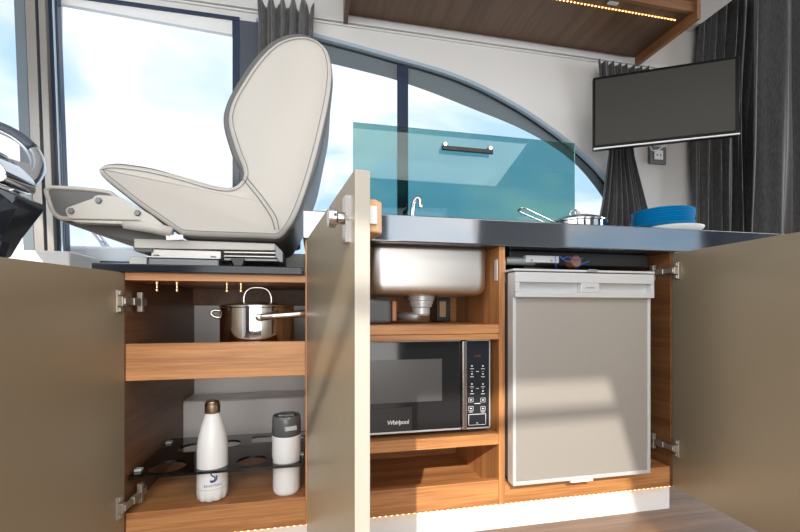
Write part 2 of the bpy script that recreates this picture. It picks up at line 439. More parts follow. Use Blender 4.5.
def hinge(parent, c, along, out, inward, name='hinge'):
    """concealed hinge: plate with cup on the door face, arm reaching to a plate on the cabinet side"""
    c = Vector(c); al = Vector(along).normalized(); o = Vector(out).normalized(); z = Vector((0,0,1)); i = Vector(inward).normalized()
    m = MB()
    p = c+al*.020
    m.obox(p+o*.0025, (al, o, z), (.018, .005, .052))
    m.obox(p+o*.006+z*.019, (al, o, z), (.010, .006, .010)); m.obox(p+o*.006-z*.019, (al, o, z), (.010, .006, .010))
    m.obox(p+o*.009, (al, o, z), (.013, .014, .022))
    q = c+i*.050+o*.016
    mid = (p+o*.016+q)/2; d = (q-(p+o*.016)); L = d.length; d.normalize()
    m.obox(mid, (d, d.cross(z), z), (L+.006, .007, .014))
    m.obox(mid+d*.012, (d, d.cross(z), z), (.03, .011, .017))
    m.obox(q+i*.012, (i, i.cross(z), z), (.030, .010, .018))
    m.obox(q+i*.008-o*.003, (i, i.cross(z), z), (.014, .012, .048))
    return part(m.done(name, 'nickel', parent, .0015), 'nickel plated hinge')

# left door
ang = R(-106)
ld = MB().box(0, .40, -.02, 0, .082-.08, .709-.08).done('door', ['door_taupe'], lc, .0012, world=False, loc=(BX0+.0, YF-.002-YF, 0), rot=(0, 0, ang))
ld.location = (BX0-lc.location.x, -.002, 0)
for z in (.642, .175):
    hinge(lc, (BX0, YF-.002, z), (math.cos(ang), math.sin(ang), 0), (math.sin(-ang), math.cos(ang), 0), (0, 1, 0))

sc = thing('sink_cabinet', (.24, YF, .08), 'wooden sink cabinet unit with microwave shelf and open middle door', 'cabinet')
MB().box(-.024, -.006, YF, 1.60, .08, .80).done('side_panel', 'wood_z', sc, .001)
MB().box(CX1, CX1+.018, YF, 1.60, .08, .80).done('side_panel', ['wood_z'], sc, .001)
MB().box(-.006, CX1, 1.40, 1.412, .10, .80).done('back_panel', 'wood_x', sc)
MB().box(-.006, CX1, YF+.001, 1.40, .557, .582).box(-.006, CX1, YF+.001, 1.40, .5405, .556).done('shelf', 'wood_x', sc, .0012)
MB().box(-.006, CX1, YF+.001, 1.40, .247, .277).done('shelf', 'wood_x', sc, .0015)
MB().box(-.006, CX1, YF+.02, 1.40, .085, .103).done('base_panel', 'wood_x', sc)
MB().box(-.006, CX1, YF+.001, YF+.02, .08, .148).done('base_lip', 'wood_x', sc, .002)
MB().box(CX1-.0035, CX1-.0002, YF+.006, YF+.024, .705, .765).done('strike_plate', 'silver', sc, .001)
ang = R(-82.5)
md = MB().box(0, .522, -.02, 0, 0, .717).done('door', ['door_taupe', 'door_edge'], sc, .001, world=False, rot=(0, 0, ang))
md.location = (0.0-sc.location.x, 1.025-YF, 0)
for f in md.data.polygons:
    if f.normal.x > .9 or f.normal.z > .9: f.material_index = 1
part(md, 'taupe door standing open with a cream edge')
# push knob (outer face) and wooden latch body (inner face) near the free edge
kb = MB().lathe([(.0, -.046), (.0125, -.046), (.0135, -.043), (.0135, -.037), (.008, -.034), (.008, -.026), (.011, -.0235), (.011, -.020)], (.480, 0, .664), 24, axis='y').obox((.480, -.0225, .662), ((1,0,0),(0,1,0),(0,0,1)), (.020, .005, .062))
part(kb.done('latch_knob', 'chrome', md, world=False, smooth='angle'), 'round chrome push knob')
lb = MB().prismz([(.440, 0), (.508, 0), (.508, .012), (.498, .023), (.450, .023), (.440, .012)], .642, .686)
part(lb.done('latch_body', 'latch_wood', md, .003, world=False), 'small tan latch block')
part(MB().box(.5082, .512, .002, .012, .652, .676).done('latch_bolt', 'silver', md, .001, world=False), 'steel latch plate')

fc = thing('fridge_cabinet', (.80, YF, .08), 'wooden end cabinet around the silver fridge with open right door', 'cabinet')
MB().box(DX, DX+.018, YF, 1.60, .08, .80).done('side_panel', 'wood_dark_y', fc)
MB().box(CX1+.018, DX, YF+.001, 1.60, .08, .141).done('base_panel', 'wood_x', fc, .0015)
MB().box(CX1+.018, DX, 1.585, 1.6, .141, .80).done('back_panel', 'wood_x', fc)
MB().box(CX1+.0185, CX1+.0215, YF+.004, YF+.020, .70, .765).done('strike_plate', 'silver', fc, .001)
ang = R(-92.7)
rd = MB().box(0, .55, 0, .02, 0, .717).done('door', 'door_taupe', fc, .001, world=False, rot=(0, 0, ang))
rd.location = (DX+.004-fc.location.x, -.003, 0)
for z in (.742, .205):
    hinge(fc, (DX+.003, YF-.003, z), (math.cos(ang), math.sin(ang), 0), (-1, 0.04, 0), (0, 1, 0))
part(MB().lathe([(.0, 0), (.007, 0), (.007, .005), (.0, .006)], (DX-.006, YF+.10, .50), 14, axis='x').done('screw_cover', 'brass', fc, smooth='angle'), 'round screw cover')

# LED strip along the underside of the fronts
def led_strip(name, label, p0, p1, n, z):
    t = thing(name, (p0[0], p0[1], z), label, 'light strip')
    d = Vector((p1[0]-p0[0], p1[1]-p0[1], 0)); L = d.length; dn = d.normalized()
    MB().obox((p0[0]+d.x/2, p0[1]+d.y/2, z+.001), (dn, dn.cross(Vector((0,0,1))), (0,0,1)), (L, .008, .0016)).done('tape', 'led_tape', t)
    first = None
    for i in range(n):
        q = d*((i+.5)/n)
        if first is None:
            first = MB().box(-.0021, .0021, -.0021, .0021, -.002, 0).done('diode', 'led', t, world=False); o = first
        else:
            o = first.copy(); COL.objects.link(o); o.parent = t
        o.location = (q.x, q.y, 0)
    return t
led_strip('light_strip', 'warm glowing light strip under the cabinet fronts above white kick board', (-.42, YF+.010), (1.085, YF+.010), 96, .0775)

# ================================================================ WORKTOPS
wt = MB().prismz([(-.03, 1.035), (1.86, 1.035), (1.86, 1.74), (-.03, 1.74)], .80, .872)
o = wt.done('worktop', 'worktop', None, .004, 3); origin(o, (.8, 1.4, .80))
tag(o, 'long glossy blue-grey worktop over the sink and fridge', 'worktop')
o = MB().box(-.492, -.0305, 1.032, 1.695, .7095, .7285).done('helm_seat_slab', 'stone_slab', None, .003); origin(o, (-.26, 1.3, .7095))
tag(o, 'thin dark glossy slab under the helm seat, over the left cabinet', 'worktop')
o.name = 'seat_worktop'

# ================================================================ SINK, FAUCET, LID
sk = thing('sink', (.30, 1.22, .66), 'brushed steel sink bowl hanging below the worktop', 'sink')
xa, za = P(372, 293, 1.09); xb, _ = P(485, 293, 1.09)
rg = []
xb += .012; cx, cy = (xa+xb)/2, 1.25; wx, wy = (xb-xa), .32
for z, sw, rad in ((.7995, .0, .03), (.79, .0, .03), (.70, .001, .03), (.690, .002, .03), (.680, .004, .03), (.673, .008, .03), (.668, .015, .03), (.666, .024, .03), (.6655, .06, .02)):
    rg.append([(x, y, z) for x, y in rrect(cx, cy, wx-2*sw, wy-2*sw, rad, 8)])
MB().loft(rg).done('bowl', 'sink_steel', sk, smooth=True)
xd, _ = P(421, 300, 1.18)
dn = MB().lathe([(.0, .606), (.022, .606), (.027, .612), (.027, .630), (.033, .633), (.033, .640), (.036, .641), (.036, .650), (.040, .652), (.040, .665)], (xd, 1.18, 0), 28)
part(dn.done('drain', ['silver'], sk, smooth='angle'), 'grey drain fitting')
part(MB().tube([(xd, 1.18, .612), (xd-.02, 1.17, .602), (xd-.05, 1.20, .605), (xd-.06, 1.28, .605)], .014).done('drain_pipe', 'silver_dark', sk, smooth=True), 'grey drain pipe')
wpu = thing('water_pump', (.18, 1.16, .583), 'dark grey pump with orange band under the sink, left side', 'pump')
x0, _ = P(371, 300, 1.13); x1, _ = P(392, 300, 1.13)
MB().box(x0-.02, x1, 1.13, 1.20, .583, .655).done('pump_body', 'dark_grey', wpu, .012, 3)
MB().box(x1+.0005, x1+.016, 1.135, 1.195, .59, .65).done('band', 'copper', wpu, .004)
x0, _ = P(440, 300, 1.3); x1, _ = P(448, 300, 1.3)
sw_ = thing('wall_switch_box', (x0, 1.33, .583), 'small black box with beige face behind the sink drain', 'box')
MB().box(x0-.008, x1+.012, 1.31, 1.398, .585, .665).done('housing', 'black_plastic', sw_, .003)
MB().box(x0, x1-.006, 1.304, 1.3095, .60, .652).done('face_plate', 'latch_wood', sw_, .001)

yl = 1.5
pl = [P(353, 122, yl), P(575, 143, yl), (P(575, 143, yl)[0], .876), (P(353, 122, yl)[0], .876)]
zt = (pl[0][1]+pl[1][1])/2
gl = thing('glass_lid', ((pl[0][0]+pl[1][0])/2, yl, .873), 'tall teal glass lid standing up at the back of the worktop', 'lid')
MB().box(pl[0][0], pl[1][0], yl, yl+.005, .874, zt).done('glass_panel', 'teal_glass', gl, .0008)
ha, hb = P(442, 147.5, yl-.02), P(493, 151.5, yl-.02)
hd = MB().box(ha[0], hb[0], yl-.024, yl-.012, ha[1]-.008, ha[1]+.008)
part(hd.done('handle', 'black_plastic', gl, .002), 'black bar handle')
for x in (ha[0]+.012, hb[0]-.012):
    part(MB().lathe([(.0, -.024), (.007, -.024), (.009, -.021), (.009, -.008), (.009, 0)], (x, yl-.001, ha[1]+.013), 16, axis='y').done('stud', 'chrome', gl, smooth='angle'), 'chrome round fixing stud')
MB().box(pl[0][0]+.1, pl[1][0]-.1, yl+.006, yl+.016, .873, .889).done('lid_hinge', 'black_plastic', gl, .002)

fx = thing('faucet', (P(411, 216, 1.43)[0], 1.43, .873), 'small curved chrome faucet in front of the teal lid', 'faucet')
pp = [P(410.5, 219, 1.43), P(412.5, 208, 1.43), P(415, 200, 1.43), P(417.5, 198, 1.43), P(420, 200.5, 1.43), P(420.3, 208, 1.43)]
pts = [(pp[0][0], 1.43, .874)]+[(x, 1.43, z) for x, z in pp[1:]]
MB().tube(smooth_path(pts, 5), .0075, 12).done('spout', 'chrome', fx, smooth=True)
MB().lathe([(.022, .873), (.022, .880), (.012, .884), (.012, .90), (.009, .902)], (pts[0][0], 1.43, 0), 20).done('base_ring', 'chrome', fx, smooth='angle')

# hob underside and its wiring
hob = thing('hob_underside', (.75, 1.2, .74), 'black gas hob tray with wires hung under the worktop above fridge', 'hob')
MB().box(.56, 1.04, 1.10, 1.50, .758, .7995).done('tray', 'black_plastic', hob, .004)
part(MB().box(P(525, 258, 1.08)[0], P(558, 258, 1.08)[0], 1.075, 1.092, .762, .782).done('bracket', 'silver', hob, .001), 'bright metal bracket')
for u in (532, 552):
    x = P(u, 258, 1.073)[0]
    MB().lathe([(.0, -.002), (.003, -.002), (.0035, 0)], (x, 1.075, .768), 10, axis='y').done('screw', 'silver_dark', hob)
x = P(570, 258, 1.10)[0]
part(MB().lathe([(.0, -.03), (.016, -.03), (.018, -.026), (.018, 0)], (x, 1.099, .768), 18, axis='y').done('burner_fitting', 'copper', hob, smooth='angle'), 'copper coloured burner fitting')
x = P(515, 258, 1.09)[0]
part(MB().lathe([(.0, -.04), (.011, -.04), (.012, -.036), (.012, .05)], (x+.01, 1.09, .766), 14, axis='x').done('gas_joint', 'silver_dark', hob, smooth='angle'), 'grey gas pipe joint')
for pts in ([P(556, 256, 1.06), P(556, 263, 1.06), P(556.5, 268, 1.06)], [P(560, 256, 1.06), P(566, 261, 1.06), P(574, 262, 1.06), P(583, 258, 1.06)], [P(576, 268, 1.06), P(582, 264, 1.06), P(590, 261, 1.06)], [P(562, 259, 1.06), P(568, 256.5, 1.06), P(580, 260, 1.06)]):
    part(MB().tube([(x, 1.062, z) for x, z in pts], .0011, 6).done('wire', 'wire_blue', hob, smooth=True), 'thin blue wire')
part(MB().tube(smooth_path([(.62, 1.13, .752), (.75, 1.16, .748), (.88, 1.2, .750), (1.0, 1.3, .756)], 5), .008, 8).done('gas_hose', 'dark_grey', hob, smooth=True), 'dark hose')

# ================================================================ FRIDGE
yf = 1.0
fx0 = P(513, 300, yf)[0]; fx1 = P(650.5, 300, yf)[0]; fz0, fz1 = .150, .727
fr_ = thing('fridge', ((fx0+fx1)/2, 1.2, fz0), 'compact silver fridge with taupe door panel between wooden side panels', 'fridge')
MB().box(fx0+.006, fx1-.003, yf+.035, 1.50, fz0+.004, fz1+.002).done('body', 'dark_grey', fr_, .004)
def fzz(v, u=515): return P(u, v, yf)[1]
hx0, hx1 = P(578, 290, yf)[0], P(596, 290, yf)[0]
zt0, zt1, zt2 = fz1, fz1-.030, fz1-.056; zt3 = fz1-.070
dm = MB()
dm.box(fx0, fx1, yf+.004, yf+.032, fz0, fz1-.002)              # slab
part(dm.done('door', 'silver', fr_, .003), 'silver fridge door')
dd = [o for o in fr_.children if o.name.startswith('door')][0]
m = MB()
m.box(fx0, fx0+.010, yf-.001, yf+.004, fz0, zt3).box(fx1-.010, fx1, yf-.001, yf+.004, fz0, zt3).box(fx0+.010, fx1-.010, yf-.001, yf+.004, fz0, fz0+.011)
m.done('frame', 'silver', dd, .0015)
MB().box(fx0+.011, fx1-.011, yf+.001, yf+.0045, fz0+.012, zt3-.002).done('door_panel', 'fridge_panel', dd)
m = MB()
y0, y1 = yf-.014, yf+.004
m.box(fx0, fx1, y0, y1, zt1, zt0-.003).box(fx0, fx1, y0, y1, zt3, zt2).box(fx0, fx0+.012, y0, y1, zt2, zt1).box(fx1-.010, fx1, y0, y1, zt2, zt1).box(hx0, hx1, y0, y1, zt2, zt1)
hdl = m.done('handle', 'silver', dd, .0012); part(hdl, 'silver grip rail with two recessed pockets')
MB().box(fx0-.004, fx1+.004, yf-.012, yf+.06, fz1, fz1+.006).done('top_trim', 'silver', fr_, .0015)
MB().box((fx0+fx1)/2+.0, (fx0+fx1)/2+.03, yf-.016, yf-.012, fz1+.0, fz1+.008).done('catch', 'silver_dark', fr_, .001)
text_mesh('DOMETIC', .0065, 'print_grey', 'lettering', hdl, ((hx0+hx1)/2-fr_.location.x, y0-.0005-1.2, (zt1+zt2)/2-fz0), (PI/2, 0, 0), .0002)
for x in (fx0+.06, fx1-.03):
    MB().lathe([(.008, .1415), (.009, .143), (.007, .146), (.007, .153)], (x, yf+.06, 0), 14).done('foot', 'silver', fr_, smooth='angle')
MB().box(P(571, 484, yf)[0], P(593, 484, yf)[0], yf-.001, yf+.03, fz0-.006, fz0-.0005).done('door_clip', 'white_gel', fr_, .001)

# ================================================================ MICROWAVE
ym = 1.072
mx0, mx1 = .035, P(490, 380, ym)[0]; mz0, mz1 = .290, .5385
mw = thing('microwave', ((mx0+mx1)/2, ym+.15, .277), 'black microwave oven with silver rim on the wooden shelf', 'microwave')
MB().box(mx0+.002, mx1-.002, ym+.02, ym+.31, mz0+.002, mz1-.002).done('body', 'dark_grey', mw, .003)
xa, xb = P(461, 380, ym)[0], P(466, 380, ym)[0]
md_ = MB().box(mx0, xa, ym+.002, ym+.019, mz0+.002, mz1-.002).done('door', 'micro_glass', mw, .002)
MB().box(mx0, xa, ym-.001, ym+.003, mz0-.001, mz0+.004).box(mx0, xa, ym-.001, ym+.003, mz1-.0025, mz1).done('door_rim', 'silver', md_, .001)
wx1 = P(442, 380, ym)[0]
MB().box(mx0+.055, wx1, ym+.0008, ym+.0018, .372, .488).done('viewing_window', 'micro_mesh', md_)
part(MB().box(mx0+.055, P(412, 420, ym)[0], ym+.0004, ym+.0017, mz0+.006, P(412, 407, ym)[1]).done('dark_reflection_plate', 'black_plastic', md_), 'black square standing in for a dark reflection')  # dark reflection on the door glass, built as a thin black plate
lx, lz = P(398, 422.5, ym)
text_mesh('Whirlpool', .0155, 'print_white', 'lettering', md_, (lx-mw.location.x, ym-.0002-mw.location.y, lz-mw.location.z), (PI/2, 0, 0), .0002, .15, .0003, .92)
part(MB().box(xa+.001, xb-.001, ym-.010, ym+.012, mz0, mz1-.001).done('door_handle', 'steel', mw, .002), 'vertical steel handle bar')
cp = MB().box(xb, mx1-.0025, ym+.001, ym+.019, mz0+.001, mz1-.001).done('control_panel', 'black_gloss', mw, .001)
rim = MB()
rim.box(xb, mx1, ym-.001, ym+.003, mz1-.0025, mz1).box(xb, mx1, ym-.001, ym+.003, mz0-.001, mz0+.0025).box(mx1-.0025, mx1, ym-.001, ym+.019, mz0, mz1).box(xb, xb+.002, ym-.001, ym+.003, mz0, mz1)
rim.done('panel_rim', 'silver', cp)
ic = MB()
def lineb(u, v, w, h):
    x, z = P(u, v, ym); ic.box(x-w/2, x+w/2, ym+.0000, ym+.0012, z-h/2, z+h/2)
for v in (367, 375, 385, 392):
    for u in (472, 483):
        lineb(u, v-1, .004, .004); lineb(u, v+1.8, .011, .0016)
for v in (371.5, 388.5):
    lineb(477.5, v, .008, .0016); lineb(472, v, .006, .0006); lineb(483, v, .006, .0006)
def ring(u, v, w, h, t=.0007):
    x, z = P(u, v, ym)
    for a, b, c, d in ((x-w/2, x+w/2, z+h/2-t, z+h/2), (x-w/2, x+w/2, z-h/2, z-h/2+t), (x-w/2, x-w/2+t, z-h/2, z+h/2), (x+w/2-t, x+w/2, z-h/2, z+h/2)):
        ic.box(a, b, ym, ym+.0012, c, d)
for v in (400, 408.5):
    for u in (471, 483): ring(u, v, .014, .012); lineb(u, v, .005, .003)
lineb(477.5, 403.5, .018, .0016); lineb(471, 412, .01, .0014); lineb(483, 412, .012, .0014)
ring(477.3, 419.5, .052, .031, .0011); lineb(477.3, 423, .006, .0016)
ic.done('button_markings', 'print_white', cp)
x, z = P(477, 356, ym)
text_mesh('12:00', .010, 'print_red', 'display', cp, (x-mw.location.x, ym-mw.location.y, z-mw.location.z), (PI/2, 0, 0), .0002)
for x in (mx0+.05, mx1-.04):
    for y in (ym+.04, ym+.28):
        MB().lathe([(.010, .2772), (.012, .279), (.012, .292)], (x, y, 0), 14).done('foot', 'black_plastic', mw, smooth='angle')

# ================================================================ OVERHEAD CABINET
oc = thing('overhead_cabinet', (.85, YW-.012, 1.84), 'brown wooden overhead cabinet fixed high above the arched window', 'cabinet')
OX0, OX1 = .118, 1.562
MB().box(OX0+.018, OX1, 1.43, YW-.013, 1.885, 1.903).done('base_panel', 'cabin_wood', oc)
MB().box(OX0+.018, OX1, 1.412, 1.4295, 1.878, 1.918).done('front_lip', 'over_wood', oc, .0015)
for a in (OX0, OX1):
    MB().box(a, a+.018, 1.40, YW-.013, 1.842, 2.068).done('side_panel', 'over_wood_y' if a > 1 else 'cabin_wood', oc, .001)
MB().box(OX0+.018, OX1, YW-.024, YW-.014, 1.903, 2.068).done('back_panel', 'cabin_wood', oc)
x = P(612, 4, 1.45)[0]
part(MB().box(x-.022, x+.022, 1.436, 1.452, 1.877, 1.8848).done('catch', 'silver', oc, .002), 'small metal cupboard catch')
led_strip('light_strip', 'warm glowing light strip under the overhead wooden cabinet', (.30, 1.475), (1.535, 1.475), 76, 1.8830)
bk = thing('storage_box', (1.46, 1.47, 1.903), 'light grey box lying on the overhead shelf', 'box')
MB().box(1.32, 1.50, 1.44, 1.60, 1.9035, 1.94).done('box_body', 'silver', bk, .004); MB().box(1.318, 1.502, 1.438, 1.602, 1.9405, 1.95).done('box_lid', 'silver', bk, .003)

# ================================================================ TELEVISION + SOCKET
tl = Vector((1.149, 1.506, 0)); tr_ = Vector((1.602, 1.258, 0))
d = (tr_-tl).normalized(); L = (tr_-tl).length; nrm = Vector((d.y, -d.x, 0))  # towards the viewer
ztv0, ztv1 = EYE-(150-311)*1.71/F, EYE-(77.5-311)*1.71/F
tv = thing('television', (*(tl+(tr_-tl)/2).xy, ztv0), 'black flat television angled in the corner above the blue plates', 'television')
tv.rotation_euler = (0, 0, math.atan2(d.y, d.x))
H = ztv1-ztv0
MB().box(-L/2, L/2, 0, .028, 0, H).done('housing', 'tv_black', tv, .004, world=False)
MB().box(-L/2+.008, L/2-.016, -.002, -.0003, .018, H-.013).done('screen', 'tv_screen', tv, world=False)
part(MB().box(-L/2+.001, L/2-.001, -.004, .002, .0002, .006).done('bottom_trim', 'silver', tv, .001, world=False), 'thin silver trim')
MB().box(-.06, .06, .028, .06, .06, .18).done('bracket', 'black_plastic', tv, .003, world=False)
MB().tube([(0, .06, .12), (.05, .22, .12), (.12, .30, .12)], .014).done('wall_arm', 'black_plastic', tv, world=False, smooth=True)
so = thing('wall_socket', (P(656, 156, YW)[0], YW, P(656, 156, YW)[1]), 'white power socket in a dark grey square frame below the television', 'socket')
cx, cz = so.location.x, so.location.z
MB().box(cx-.050, cx+.050, YW-.014, YW-.0005, cz-.045, cz+.045).done('frame', 'grey_metal', so, .005)
MB().box(cx-.026, cx+.026, YW-.018, YW-.0142, cz-.024, cz+.024).done('insert', 'white_gel', so, .002)
for s in (-1, 1): MB().lathe([(.0, -.0005), (.004, -.0005), (.004, 0)], (cx+s*.010, YW-.0182, cz-.002), 12, axis='y').done('pin_hole', 'black_plastic', so)
cbp = [P(648, 142, 1.70), P(652, 150, 1.70), P(658, 150, 1.70), P(668, 142, 1.70), P(670, 136, 1.70)]
o = MB().tube(smooth_path([(x, 1.70, z) for x, z in cbp], 6), .0028, 8).done('television_cable', 'wire_white', None, smooth=True)
origin(o, (P(656, 150, 1.70)[0], 1.70, P(656, 150, 1.70)[1])); tag(o, 'thin white cable looping below the television', 'cable')

# ================================================================ CURTAINS
def curtain(name, label, rows, folds, amp, mt, group=None, ph=0, n=150, sharp=1.0, ruffle=0, lin=False):
    """rows: (z, (x0,y0), (x1,y1), amplitude factor); folds run downwards between the rows"""
    m = MB(); rings = []
    rnd = random.Random(name+label); off = [rnd.uniform(-.35, .35) for _ in range(folds*2+2)]
    dense = []
    for a, b in zip(rows, rows[1:]):
        k = 8
        for i in range(k):
            t = i/k; t = t if lin else t*t*(3-2*t)
            dense.append((a[0]+(b[0]-a[0])*i/k, tuple(a[1][j]*(1-t)+b[1][j]*t for j in (0,1)), tuple(a[2][j]*(1-t)+b[2][j]*t for j in (0,1)), a[3]*(1-t)+b[3]*t))
    dense.append(rows[-1])
    for j, (z, p, q, f) in enumerate(dense):
        D = Vector((q[0]-p[0], q[1]-p[1])); nn = Vector((D.y, -D.x)).normalized(); ring_ = []
        for i in range(n+1):
            s = i/n; ss = s+.012*math.sin(9*s*PI+z*3)
            w_ = math.sin(2*PI*folds*ss+ph+off[int(s*folds)%len(off)]+.5*math.sin(z*2.3+s*5))
            w_ = math.copysign(abs(w_)**sharp, w_)
            o_ = amp*f*(w_*(.75+.5*off[int(s*folds*2)%len(off)])+.35*math.sin(2*PI*folds*2.3*ss+1.3))
            zz = z+(ruffle*math.sin(2*PI*folds*ss*1.0+.8) if j == 0 else 0)
            ring_.append((p[0]+D.x*s+nn.x*o_, p[1]+D.y*s+nn.y*o_, zz))
        rings.append(ring_)
    m.loft(rings, cap=False, closed=False)
    o = m.done(name, mt, None, smooth=True, rec=False)
    sm = o.modifiers.new('thickness', 'SOLIDIFY'); sm.thickness = .002
    zb = min(r[0] for r in rows); p, q = rows[-1][1], rows[-1][2]
    origin(o, ((p[0]+q[0])/2, (p[1]+q[1])/2, zb)); tag(o, label, 'curtain', group); return o
ya = 1.705
def cz_(u, v): return P(u, v, ya)[1]
def cx_(u): return P(u, 100, ya)[0]
curtain('curtain', 'gathered grey curtain bunch behind the helm seat backrest', [(1.868, (cx_(258), ya), (cx_(314), ya), 1), (1.78, (cx_(259), ya), (cx_(313), ya), 1), (1.4, (cx_(259), ya), (cx_(306), ya), 1), (.87, (cx_(262), ya), (cx_(300), ya), 1)], 5, .022, 'curtain_grey', ph=1, ruffle=.018)
curtain('curtain', 'dark tied-back curtain behind the television, flaring out at its hem', [(1.80, (cx_(594), ya-.02), (cx_(643), ya-.02), 1.1), (1.66, (cx_(597), ya-.02), (cx_(643), ya-.02), .9), (1.44, (cx_(606), ya-.02), (cx_(628), ya-.02), .5),
        (1.36, (cx_(604), ya-.025), (cx_(629), ya-.025), .6), (1.13, (cx_(596), ya-.035), (cx_(638), ya-.035), 1.0), (.90, (cx_(586), ya-.04), (cx_(649), ya-.04), 1.3)], 7, .016, 'curtain_dark', ph=2, ruffle=.006, lin=True)
curtain('curtain', 'dark pleated curtain hanging right of the wall socket', [(2.27, (1.91, 1.70), (2.40, 1.66), 1), (1.5, (1.865, 1.70), (2.36, 1.66), 1), (.90, (1.865, 1.70), (2.36, 1.66), 1)], 8, .022, 'curtain_dark', ph=.5)
curtain('curtain', 'wide grey curtain at the far right edge of the photo', [(2.27, (1.93, 1.46), (2.6, 1.30), .8), (1.5, (1.915, 1.46), (2.6, 1.30), .7), (.90, (1.91, 1.46), (2.6, 1.30), .8)], 5, .034, 'curtain_mid', ph=2.4)

# ================================================================ SAUCEPAN, BOTTLES, RACK
px_, _ = P(258, 320, 1.185)
sp = thing('saucepan', (px_, 1.18, .4835), 'shiny steel saucepan with lid standing behind the upper drawer board', 'saucepan')
pr = .097; zb, ztp = .4835, .632
MB().lathe([(0, zb), (pr-.014, zb), (pr-.004, zb+.006), (pr, zb+.018), (pr, ztp-.004), (pr+.003, ztp-.002), (pr+.003, ztp), (pr-.003, ztp), (pr-.003, ztp-.02), (0, ztp-.021)], (px_, 1.18, 0), 56).done('pot_body', 'chrome', sp, smooth='angle')
part(MB().lathe([(0, ztp+.001), (pr+.001, ztp+.001), (pr+.001, ztp+.003), (pr-.012, ztp+.006), (pr-.04, ztp+.010), (0, ztp+.012)], (px_, 1.18, 0), 48).done('lid', 'steel', sp, smooth='angle'), 'flat steel lid')
ld_ = [o for o in sp.children if o.name.startswith('lid')][0]
lw = .036
hp = [(px_-lw, 1.18, ztp+.010), (px_-lw, 1.18, ztp+.026), (px_-lw+.006, 1.18, ztp+.042), (px_-.018, 1.18, ztp+.051), (px_, 1.18, ztp+.053), (px_+.018, 1.18, ztp+.051), (px_+lw-.006, 1.18, ztp+.042), (px_+lw, 1.18, ztp+.026), (px_+lw, 1.18, ztp+.010)]
m = MB().tube(smooth_path(hp, 5), .0042, 10)
for s in (-1, 1): m.box(px_+s*lw-.012, px_+s*lw+.012, 1.174, 1.186, ztp+.0065, ztp+.012)
m.done('lid_handle', 'steel', ld_, smooth=True)
hz = ztp-.028
m = MB().tube([(px_+.02, 1.18-pr+.002, hz), (px_+.028, 1.18-pr-.012, hz+.001), (px_+.06, 1.18-pr-.016, hz+.004), (px_+.115, 1.18-pr-.010, hz+.008), (px_+.150, 1.18-pr-.004, hz+.011)], [.011, .010, .008, .009, .010], 12)
m.lathe([(.0, -.016), (.008, -.016), (.010, -.012), (.010, 0)], (px_+.018, 1.18-pr, hz), 16, axis='y')
m.done('handle', 'steel', sp, smooth=True)
m = MB().tube(smooth_path([(px_-pr+.003, 1.165, ztp-.012), (px_-pr-.012, 1.165, ztp-.010), (px_-pr-.020, 1.165, ztp-.018), (px_-pr-.012, 1.165, ztp-.027), (px_-pr+.003, 1.165, ztp-.030)], 4), .004, 8)
m.done('loop_handle', 'steel', sp, smooth=True)

b1x = -.253; b1y = 1.097; fz = .1495
bt = thing('water_bottle', (b1x, b1y, fz), 'slim white bottle with bronze cap and blue S emblem in the rack', 'bottle')
br = .0365
prof = [(0, .010), (.012, .010), (br-.010, .006), (br-.003, .010), (br, .022), (br, .030)]
# scalloped foot
n = 60; rings = []
for r, z, sc_ in ((.010, .006, 0), (br-.009, .001, .0), (br-.002, .004, 1), (br, .018, .5), (br, .034, 0), (br, .120, 0), (br-.001, .140, 0), (br-.005, .165, 0), (br-.011, .188, 0), (br-.0165, .205, 0), (br-.0185, .212, 0), (br-.0185, .214, 0)):
    rings.append([(b1x+r*(1-.07*sc_*max(0, math.cos(10*2*PI*k/n)))*math.cos(2*PI*k/n), b1y+r*(1-.07*sc_*max(0, math.cos(10*2*PI*k/n)))*math.sin(2*PI*k/n), fz+z+(.004*sc_*max(0, math.cos(10*2*PI*k/n)) if sc_ else 0)) for k in range(n)])
bb = MB().loft(rings).done('bottle_body', 'bottle_white', bt, smooth=True)
part(MB().lathe([(.0175, .2145), (.0182, .216), (.0182, .236), (.0165, .238), (.0165, .240), (.0170, .241), (.0150, .244), (0, .245)], (b1x, b1y, fz), 32).done('cap', 'bottle_cap', bt, smooth='angle'), 'bronze metal cap')
MB().lathe([(br+.0002, .0330), (br+.0002, .0336)], (b1x, b1y, fz), 40).done('band_line', 'print_grey', bb, smooth=True)
def wrap(me_obj, cx, cy, r, a0, size_scale=1.0):
    """bend flat lettering (x,y) around a vertical cylinder"""
    for v in me_obj.data.vertices:
        a = a0+v.co.x/r; rr = r+.0003+v.co.z
        v.co = (rr*math.sin(a), -rr*math.cos(a), v.co.y)
def wrapped_text(body, size, mt, name, par, cx, cy, r, a0, z, **k):
    o = text_mesh(body, size, mt, name, par, (cx-bt.location.x, cy-bt.location.y, z-bt.location.z), (0, 0, 0), .0002, **k); wrap(o, cx, cy, r, a0); return o
vd = math.atan2(b1x, b1y)    # direction from the lens to the bottle
fa = -vd*0-.0
wrapped_text('BENETEAU', .0078, 'print_blue', 'lettering', bb, b1x, b1y, br, R(14), fz+.0435, spacing=1.15)
em = MB()
for pts in ([(.006, .011), (.002, .014), (-.003, .012), (-.0035, .007), (.001, .003), (.005, -.001), (.004, -.006), (-.001, -.008), (-.007, -.007)], [(.0065, .004), (.009, .000), (.008, -.006), (.002, -.0105), (-.006, -.0105)]):
    em.tube(smooth_path([(x, y, 0) for x, y in pts], 4), [.0005]+[.0019]*(4*(len(pts)-1)-1)+[.0006], 6)
e = em.done('emblem', 'print_blue', bb, world=False)
for v in e.data.vertices: v.co.z *= .12
wrap(e, b1x, b1y, br, R(14)); e.location = (0, 0, .0635)

